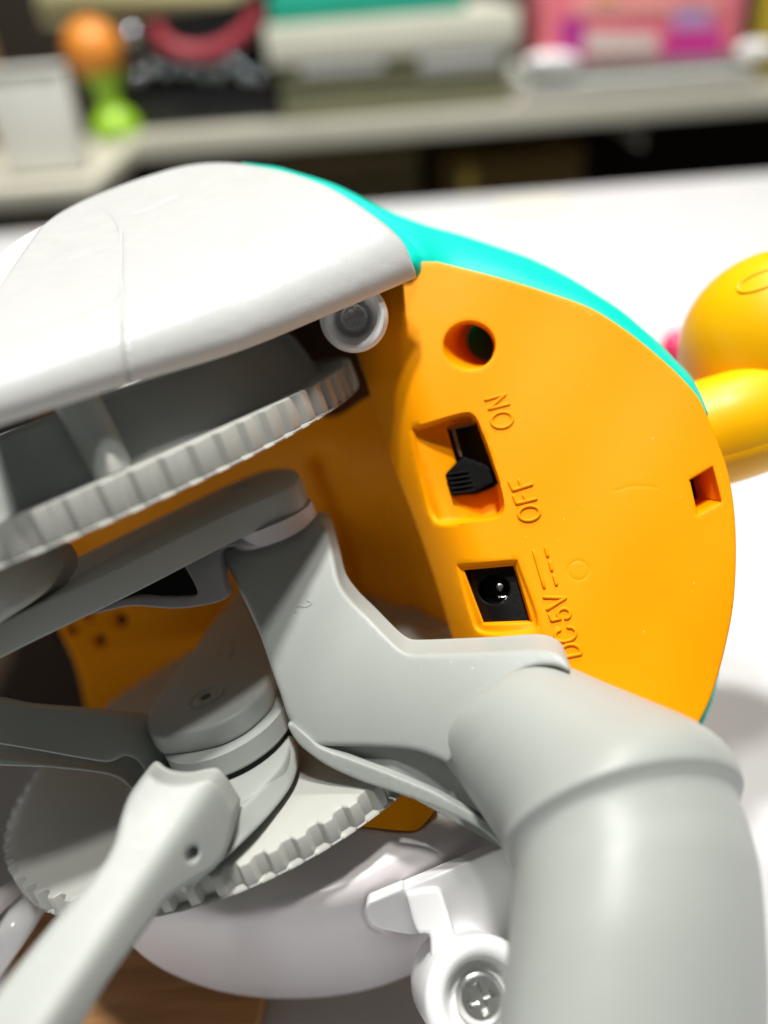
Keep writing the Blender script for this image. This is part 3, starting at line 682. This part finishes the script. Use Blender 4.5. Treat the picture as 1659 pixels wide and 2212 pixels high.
uw = wheel('toothed_wheel', CU, 84, .50 * SU, RWL * SU, .11, GREYL, duty=.55, label='upper toothed wheel seen edge on')
lw = wheel('toothed_wheel', CL, 70, .48, RWL + .03, .13, GREYL, duty=.5, label='lower toothed wheel seen from above')
# drum on the upper wheel
lathe('drum', CU, N, [(.3, 0), (6.05, .002), (6.0, .1), (5.76, .85), (5.6, 1.04), (5.25, 1.13), (.3, 1.13)], GREY, uw, n=96, angle=30)
def drum_pt(px, rr, h):
    best = None
    for t in np.linspace(0, 2 * math.pi, 1441):
        p = CU + N * h + rr * (math.cos(t) * _a + math.sin(t) * _b); x = CX + FPX * p[0] / -p[2]
        if abs(x - px) < 12 and (best is None or -p[2] < -best[2]): best = p
    return best
for px_, r_, nm in ((255, .34, 'drum_rib'),):
    p0 = drum_pt(px_, 6.0, 0); vs, fs = tube_geo([p0 - N * .1, p0 + N * .5, p0 + N * 1.3 - (p0 - CU) * .035], r_, 24); mk(nm, vs, fs, GREY, uw)
p1 = drum_pt(262, 6.3, 0); vs, fs = tube_geo([p1 + N * .02, p1 + N * .25, p1 + N * .5 - (p1 - CU) * .03], [.14, .1, .05], 16); mk('drum_gusset', vs, fs, GREYL, uw)

# --- first link and what hangs from it
H1 = -2.9
l1 = slabN('crank_link', [(143, 1214), (300, 1139), (486, 1050), (558, 1020), (600, 1011), (632, 1013), (645, 1022), (643, 1035), (625, 1050), (590, 1067), (540, 1088), (486, 1112), (250, 1228), (0, 1345), (-110, 1400, 1), (-110, 1325, 1)], H1, .56, GREY, toy, .05, label='upper straight crank link')
lathe('link_collar', PN(560, 1062, H1) - N * .55, N, [(.4, 0), (.92, 0), (.92, -.3), (.85, -.36), (.4, -.36)], SHELL, l1)
cc = PN(520, 1048, H1); lathe('pivot_pin', cc, N, [(.05, -.1), (.28, -.1), (.28, .03), (.22, .05), (.05, .05)], GREY, l1, n=28)
relief('hanging_bracket', [(-110, 1440, 1), (0, 1393), (117, 1345), (240, 1290), (400, 1205), (477, 1165), (553, 1130, 1), (560, 1180, 1), (478, 1188), (480, 1232), (484, 1255), (493, 1282), (481, 1296), (417, 1311), (367, 1314), (283, 1309), (217, 1323), (133, 1343), (60, 1378), (-110, 1450)],
       [(-110, 1440, 14.6), (117, 1345, 14.9), (400, 1205, 15.4), (553, 1130, 15.6), (481, 1296, 15.0), (283, 1309, 14.9), (60, 1378, 14.6)], mat('mauve_grey_plastic', (.40, .39, .41), .45), toy, thick=.5, r=4, spacing=9,
       holes=[[(391, 1214), (398, 1222), (427, 1280), (420, 1289), (350, 1294), (283, 1292), (215, 1312), (200, 1314), (270, 1280), (330, 1245)]])
relief('bracket_hole_shade', [(170, 1330, 1), (300, 1240, 1), (400, 1195, 1), (450, 1290, 1), (350, 1300, 1), (280, 1298, 1)], lambda x, y: np.full(len(x), 16.6), BLACK, toy, thick=.1, r=0, spacing=40)  # black sheet painted for the shade in the bracket's hole
relief('curved_cheek', [(-110, 1440, 1), (0, 1343), (60, 1302), (117, 1262), (140, 1225), (138, 1200), (122, 1176), (85, 1182), (40, 1210), (-10, 1245), (-110, 1290, 1)],
       [(-110, 1440, 12.7), (0, 1340, 13.0), (117, 1262, 13.7), (143, 1218, 14.3), (122, 1176, 14.6), (60, 1245, 13.4), (-10, 1280, 12.9), (-110, 1290, 12.9)], GREY, toy, thick=.6, r=12, spacing=9)

# --- second link: the pill-shaped crank
H2 = -6.2
l2 = slabN('crank_link', [(520, 1270, 1), (492, 1302), (442, 1366), (399, 1425), (345, 1497), (322, 1532), (314, 1556), (318, 1576), (332, 1588), (372, 1586), (420, 1577), (460, 1566), (512, 1540), (550, 1509), (574, 1480), (584, 1440), (600, 1380), (625, 1290, 1)], H2, .47, GREY, toy, .09, step=5, label='lower pill shaped crank link with a screw hole')
pc2 = PN(445, 1507, H2)
# the counterbore stands as a raised ring with a painted dark plug
lathe('screw_well', pc2, N, [(.06, -.02), (.11, -.01), (.15, .03), (.20, .03), (.25, .006), (.32, .006), (.345, .04), (.375, .04), (.40, -.01)], GREY, l2, n=40, angle=60)
lathe('screw_hole_shade', pc2, N, [(.02, -.05), (.105, -.05), (.105, .028), (.02, .028)], simple('recess_shade', (.06, .06, .05)), l2, n=20)  # dark plug coloured as the shade in the screw hole
def nstroke(pts, h, rr, m, parent, name):
    c = catmull(pts, closed=False, step=3); q = [PN(x, y, h + .002) for x, y in c]; vs, fs = tube_geo(q, rr, 8); return mk(name, vs, fs, m, parent)
nstroke([(478, 1405), (472, 1418), (482, 1424), (496, 1420), (503, 1408), (500, 1398), (506, 1386)], H2, .018, GREY, l2, 'digit_two')
lathe('mould_mark', PN(530, 1345, H2), N, [(.30, -.05), (.32, .003), (.30, .004), (.28, -.004), (.05, -.004)], GREY, l2, n=40)
hubc = PN(486, 1560, H2 - .47) 
hub = lathe('hub', hubc, N, [(.2, 0), (1.26, 0), (1.26, -.38), (1.22, -.43), (.3, -.43)], GREY, toy, n=72)
lathe('hub_gap_shade', hubc - N * .43, N, [(.2, 0), (1.19, 0), (1.19, -.2), (.2, -.2)], BLACK, hub, n=48)  # black core painted for the shaded gap under the hub
# flange plate over the lower wheel
HF = -7.22
fl_ = slabN('flange_plate', [(622, 1590), (624, 1612), (612, 1645), (589, 1674), (538, 1728), (504, 1758), (430, 1830), (380, 1880, 1), (300, 1860, 1), (330, 1700), (420, 1600), (520, 1540), (600, 1545)], HF, .50, GREY, toy, .08, step=6)

# --- lower left crank arm (foreground)
def arm_d(x, y):
    rx, ry = x - 457, y - 1691; sa = -.569 * rx + .823 * ry; c = .823 * rx + .569 * ry
    return 12.6 - .0042 * sa + np.where(c > 0, .0062, .0024) * (np.sqrt(c * c + 22 ** 2) - 22)
arm = relief('crank_arm', [(320, 1668), (343, 1683), (367, 1690), (400, 1691), (430, 1685), (455, 1683), (473, 1700), (507, 1751, 1), (504, 1775), (490, 1835), (467, 1872), (400, 1915), (363, 1942), (333, 1982), (287, 2045), (233, 2119), (183, 2202), (100, 2330, 1), (-140, 2330, 1), (0, 2139), (117, 1995), (167, 1939), (220, 1872), (247, 1821), (262, 1765), (276, 1725), (292, 1698)],
     arm_d,
     GREY, toy, thick=.35, r=9, spacing=8, holes=[[(415 + 13 * math.cos(t) - 4 * math.sin(t), 1845 + 17 * math.sin(t)) for t in np.linspace(0, 6.283, 17)[:-1]]], back=(.1, .2, -1))
relief('arm_hole_shade', [(385, 1805, 1), (445, 1805, 1), (445, 1885, 1), (385, 1885, 1)], lambda x, y: np.full(len(x), 13.1), BLACK, arm, thick=.05, r=0, spacing=30)  # black sheet painted for the shade in the arm's hole
relief('arm_cheek', [(500, 1757, 1), (538, 1727), (575, 1690), (606, 1650), (622, 1592, 1), (636, 1612), (643, 1640), (641, 1666), (628, 1699), (589, 1752), (538, 1806), (485, 1855), (430, 1898), (380, 1925, 1), (440, 1860), (485, 1810)],
     [(500, 1757, 13.15), (538, 1727, 13.55), (606, 1650, 14.45), (622, 1592, 15.1), (643, 1650, 14.75), (589, 1752, 13.75), (538, 1806, 13.2), (485, 1855, 12.8), (430, 1898, 12.45), (380, 1925, 12.4), (470, 1830, 12.95)], GREY, arm, thick=.3, r=7, spacing=8)
# --- left crank arm
la = relief('side_arm', [(-120, 1500, 1), (0, 1516), (50, 1526), (167, 1536), (267, 1546), (310, 1551), (345, 1570), (370, 1640), (362, 1690), (330, 1676), (313, 1668), (307, 1655), (290, 1638), (267, 1633), (253, 1640), (233, 1646), (200, 1642), (83, 1621), (0, 1607), (-120, 1590, 1)],
     [(-120, 1545, 13.6), (0, 1530, 14.6), (0, 1600, 14.2), (167, 1545, 15.0), (200, 1635, 14.6), (310, 1560, 15.6), (267, 1625, 14.9), (345, 1600, 15.7), (350, 1680, 15.6)], GREY, toy, thick=.3, r=5, spacing=9)
relief('side_arm_lip', [(-120, 1625, 1), (0, 1637), (100, 1649), (233, 1667), (267, 1680), (295, 1712), (280, 1700), (247, 1678), (133, 1660), (0, 1653), (-120, 1648, 1)], [(-120, 1640, 14.1), (0, 1640, 14.7), (233, 1667, 15.1), (295, 1710, 15.2)], GREYL, la, thick=.3, r=3, spacing=7)
relief('side_arm_web', [(-120, 1560, 1), (300, 1590, 1), (322, 1690, 1), (296, 1708, 1), (235, 1664, 1), (-120, 1640, 1)], [(-120, 1590, 14.9), (300, 1590, 16.2), (300, 1700, 15.6), (0, 1640, 15.2)], GREY, la, thick=.2, r=0, spacing=30)

# --- elbow bracket and crank tube
br_pts = [(480, 1192), (520, 1165), (600, 1152), (660, 1128), (690, 1122), (705, 1140), (722, 1200), (738, 1262), (765, 1300), (800, 1335), (868, 1402), (885, 1410), (905, 1411), (1060, 1406), (1190, 1403), (1222, 1422), (1232, 1450), (1200, 1440), (1152, 1441), (1100, 1468), (1045, 1525), (1003, 1588), (968, 1648), (952, 1641), (900, 1622), (800, 1613), (690, 1610), (660, 1604), (640, 1580), (622, 1548), (606, 1500), (590, 1455), (562, 1372), (530, 1300), (505, 1250)]
BRC = [(480, 1192, 16.1), (590, 1150, 16.0), (700, 1130, 16.0), (560, 1280, 15.45), (640, 1260, 15.25), (735, 1262, 15.4), (590, 1420, 14.9), (700, 1420, 14.65), (820, 1360, 14.6), (640, 1560, 14.5), (800, 1520, 14.05), (900, 1420, 13.95), (900, 1600, 13.6), (1050, 1410, 13.55), (1020, 1520, 13.3), (1190, 1405, 13.25), (1225, 1445, 13.4), (1110, 1460, 13.1), (960, 1640, 13.5)]
_q = np.array(BRC); _A = lambda x, y: np.c_[np.ones(len(x)), x / 500, y / 500, (x / 500) ** 2, x * y / 250000., (y / 500) ** 2]
_w = np.linalg.lstsq(_A(_q[:, 0], _q[:, 1]), _q[:, 2], rcond=None)[0]
bracket_d = lambda x, y: _A(np.atleast_1d(x).astype(float), np.atleast_1d(y).astype(float)) @ _w - .2
br = relief('elbow_bracket', br_pts, bracket_d,
     GREY, toy, thick=.6, r=10, spacing=9, back=(.1, .25, -1))
c = catmull([(640, 1318), (648, 1308), (660, 1312), (670, 1300), (662, 1292), (655, 1296)], closed=False, step=3)
c = catmull([(640, 1323), (639, 1313), (646, 1309), (657, 1311), (667, 1309), (673, 1303), (669, 1299), (663, 1298)], closed=False, step=2)
fb = bracket_d
vs, fs = tube_geo([P(x, y, float(fb(x, y)[0]) + .012) for x, y in c], .028, 8); mk('digit_two', vs, fs, GREY, br)
relief('bracket_lip', [(630, 1560, 1), (622, 1565), (640, 1600), (654, 1615), (701, 1650), (783, 1688), (858, 1713), (944, 1745), (1041, 1793), (1115, 1860, 1), (1120, 1810, 1), (1080, 1785), (1009, 1750), (940, 1712), (844, 1672), (760, 1640), (690, 1612), (665, 1590)],
     lambda x, y: np.interp(x, [640, 750, 850, 1115], [14.25, 13.8, 13.3, 13.0]), GREY, br, thick=.25, r=5, spacing=8)
relief('bracket_inside', [(640, 1560, 1), (960, 1600, 1), (1130, 1780, 1), (1115, 1850, 1), (850, 1700, 1), (690, 1630, 1)], lambda x, y: np.interp(x, [640, 750, 850, 1115], [14.75, 14.25, 13.85, 13.6]), GREY, br, thick=.1, r=0, spacing=20)
def tub(ctrl, k=10): 
    s = spline3([(*P(x, y, d), r_ * d / FPX) for x, y, d, r_ in ctrl], k); return [p[:3] for p in s], [p[3] for p in s]
# cone between the two bands and the big lower tube; ctrl = (x, y, depth, radius in px)
SEC = [((985, 1590), (1165, 1450), 13.7, .42), ((962, 1641), (1226, 1448), 13.5, .42), ((1000, 1700), (1330, 1494), 13.1, .42), ((1045, 1765), (1430, 1539), 12.75, .43), ((1078, 1813), (1518, 1582), 12.45, .44),
       ((1092, 1842), (1580, 1632), 12.2, .44), ((1094, 1861), (1606, 1686), 12.0, .44), ((1108, 1875), (1603, 1712), 11.92, .44), ((1114, 1892), (1600, 1740), 11.85, .44), ((1112, 1935), (1622, 1805), 11.7, .43),
       ((1108, 2000), (1644, 1900), 11.4, .40), ((1096, 2100), (1656, 2050), 11.0, .36), ((1078, 2212), (1660, 2212), 10.7, .33), ((1050, 2420), (1655, 2430), 10.3, .3)]
sp = spline3([(*a, *b, d, t) for a, b, d, t in SEC], 10); vs = []; fs = []; n = 96
for ax_, ay_, bx_, by_, d, t in sp:
    d += .45; A = P(ax_, ay_, d); B = P(bx_, by_, d); c = (A + B) / 2; u = (B - A) / 2; R_ = np.linalg.norm(u)
    im = np.array([-u[1], u[0], 0]) / R_                     # up the tube, in the picture
    q_ = math.sqrt(1 - t * t); w = im * t + np.array([-c[0] / -c[2] * q_, -c[1] / -c[2] * q_, q_]); w *= R_ * .86
    c = c - w * .0
    for k in range(n): a = 2 * math.pi * k / n; vs.append(c + math.cos(a) * u + math.sin(a) * w)
for i in range(len(sp) - 1):
    for k in range(n): j = (k + 1) % n; fs.append((i * n + k, i * n + j, (i + 1) * n + j, (i + 1) * n + k))
fs += [tuple(range(n))[::-1], tuple(range((len(sp) - 1) * n, len(sp) * n))]
ct = mk('crank_tube', vs, fs, GREY, toy, angle=60)
def ring(name, c, ax, R, rr, m, parent, sx=1.0, n=96, k=14):
    ax_, a, b = frame(ax); vs, fs = [], []
    for i in range(n):
        t = 2 * math.pi * i / n; e = math.cos(t) * a + math.sin(t) * b
        for j in range(k):
            s = 2 * math.pi * j / k; vs.append(c + e * (R + rr * math.cos(s)) + ax_ * rr * 1.25 * math.sin(s))
    for i in range(n):
        for j in range(k): i2, j2 = (i + 1) % n, (j + 1) % k; fs.append((i * k + j, i2 * k + j, i2 * k + j2, i * k + j2))
    return mk(name, vs, fs, m, parent, angle=80)
# --- white base shell under the wheels
base = relief('base_shell', [(150, 1940, 1), (240, 1985), (287, 2045), (333, 2082), (383, 2109), (467, 2139), (553, 2154), (629, 2157), (719, 2152), (808, 2134), (880, 2108), (960, 2070), (1060, 2010, 1), (1200, 1850, 1), (1150, 1700, 1), (700, 1690, 1), (300, 1800, 1)],
     [(240, 1975, 15.5), (300, 1940, 14.6), (486, 1975, 13.9), (593, 1962, 13.8), (701, 1943, 13.9), (790, 1918, 14.0), (940, 1850, 14.2), (1100, 1770, 14.4), (500, 1900, 14.5), (700, 1860, 14.5), (850, 1800, 14.6), (1000, 1740, 14.8), (1150, 1700, 15.0), (700, 1700, 15.6), (300, 1800, 16),
      (490, 2040, 14.6), (640, 2040, 14.7), (800, 2010, 14.8), (950, 1950, 14.9), (1100, 1850, 14.9), (1200, 1850, 15), (383, 2105, 16.6), (553, 2150, 17), (719, 2148, 17.1), (880, 2105, 16.8), (1000, 2040, 16.4)], SHELL, toy, thick=.25, r=5, spacing=11,
     holes=[[(740, 1725, 1), (880, 1700, 1), (944, 1741), (903, 1795), (773, 1786, 1)]],
     grooves=[([(798, 1943), (787, 1963), (800, 2000), (822, 2012)], 5, .05)], back=(0, .2, -1))
relief('catch_tab', [(720, 1700, 1), (866, 1706, 1), (946, 1738), (938, 1752), (904, 1793), (896, 1796), (773, 1785, 1)], [(720, 1700, 14.9), (866, 1712, 14.75), (946, 1740, 14.6), (903, 1795, 14.5), (773, 1784, 14.7)], ORANGE, toy, thick=.4, r=6, spacing=7)
tabp = relief('base_tab', [(798, 1948, 1), (870, 1918, 1), (884, 1935), (908, 1975), (908, 2015), (844, 2011), (803, 1996), (790, 1962)],
     [(798, 1948, 13.55), (1060, 1835, 13.9), (876, 1940, 13.75), (908, 2015, 14.3), (844, 2011, 14.2), (850, 1970, 13.9), (1075, 1880, 14.1)], WHITEB, base, thick=.3, r=9, spacing=8)
relief('base_post', [(876, 1929, 1), (948, 1922), (965, 1960), (978, 2005), (990, 2060), (1000, 2110, 1), (936, 2126, 1), (932, 2086), (925, 2018), (905, 2016)], [(876, 1929, 13.7), (948, 1925, 13.7), (978, 2004, 13.5), (990, 2080, 13.3), (930, 2086, 13.4), (907, 2015, 13.6)], WHITEB, base, thick=.5, r=8, spacing=8)
relief('base_wing', [(866, 1922, 1), (960, 1882), (1060, 1838, 1), (1180, 1800, 1), (1180, 2110, 1), (1000, 2110, 1), (990, 2060), (975, 2000), (940, 1950)], [(866, 1922, 13.8), (948, 1925, 13.9), (1060, 1838, 13.95), (1180, 1800, 14.0), (1000, 1990, 14.4), (1180, 2110, 14.2), (995, 2110, 14.0)], WHITEB, base, thick=.3, r=6, spacing=10)
boss('screw_boss', P(1046, 2162, 12.6), np.array([.05, .42, .90]), .95, .60, .5, WHITEB, toy, .40)
for k, (p4, r_, m_) in enumerate(([[(-40, 2110, 16.2), (30, 2010, 16.0), (75, 1940, 17), (110, 1880, 18)], .32, WHITEB], [[(-60, 2010, 15.4), (0, 1945, 16.0), (60, 1905, 17.2), (110, 1850, 18.2)], .2, SHELL])):
    s = spline3([P(*p) for p in p4], 8); vs, fs = tube_geo(list(s), r_, 20); mk('base_rail', vs, fs, m_, base)

# --- yellow limb
sc = P(1700, 745, 17.2)
th = empty('limb', W(sc)); th.parent = toy; th.location = Vector(W(sc)) - wloc(toy)
th2 = None
def cball(name, c, r3, m, parent, n=48):
    vs, fs = [], []
    for i in range(1, n // 2):
        for k in range(n):
            p, t = math.pi * i / (n // 2), 2 * math.pi * k / n
            vs.append(c + np.array([r3[0] * math.sin(p) * math.cos(t), r3[1] * math.cos(p), r3[2] * math.sin(p) * math.sin(t)]))
    rr = n // 2 - 1
    for i in range(rr - 1):
        for k in range(n): j = (k + 1) % n; fs.append((i * n + k, i * n + j, (i + 1) * n + j, (i + 1) * n + k))
    vs += [c + np.array([0, r3[1], 0]), c - np.array([0, r3[1], 0])]
    for k in range(n): j = (k + 1) % n; fs += [(k, len(vs) - 2, j), ((rr - 1) * n + k, (rr - 1) * n + j, len(vs) - 1)]
    return mk(name, vs, fs, m, parent, angle=80)
bulb = cball('bulb', P(1692, 752, 17.4), np.array([2.2, 2.12, 2.1]), YELLOW, th)
pts, rad = tub([(1440, 962, 16.6, 110), (1520, 938, 16.5, 115), (1580, 920, 16.4, 116), (1640, 900, 16.4, 112), (1680, 885, 16.5, 98), (1720, 872, 16.6, 70)])
vs, fs = tube_geo(pts, rad, 56); mk('neck', vs, fs, YELLOW, th)
vs, fs = [], []; m_ = 22
for i, p in enumerate(pts):
    t = pts[min(i + 1, len(pts) - 1)] - pts[max(i - 1, 0)]; t /= np.linalg.norm(t); u = np.cross(t, [0, 0, 1.]); u /= np.linalg.norm(u); w = np.cross(t, u)
    for k in range(m_):
        a = math.radians(-66 + 170 * k / (m_ - 1)); q_ = 1.035 if 0 < k < m_ - 1 else .98
        vs.append(p + rad[i] * q_ * (math.cos(a) * u + math.sin(a) * w))
for i in range(len(pts) - 1):
    for k in range(m_ - 1): fs.append((i * m_ + k, i * m_ + k + 1, (i + 1) * m_ + k + 1, (i + 1) * m_ + k))
mk('neck_lower_half', vs, fs, YELLOW, th)
def on_bulb(x, y):
    v = V(x, y); c0 = P(1692, 752, 17.4); r3 = np.array([2.2, 2.12, 2.1]); a = ((v / r3) ** 2).sum(); b = (v * c0 / r3 ** 2).sum(); q = ((c0 / r3) ** 2).sum() - 1
    return v * ((b - math.sqrt(max(0, b * b - a * q))) / a)
c = [on_bulb(x, y) for x, y in ((1659, 583), (1620, 598), (1597, 616), (1596, 628), (1612, 632), (1645, 624), (1690, 605))]
s = spline3(c, 6); vs, fs = tube_geo(list(s), .03, 8); mk('moulded_rim', vs, fs, YELLOW, th)
kb = cball('pink_knob', P(1460, 752, 27), np.array([.5, .62, .5]), PINK, toy, 24)
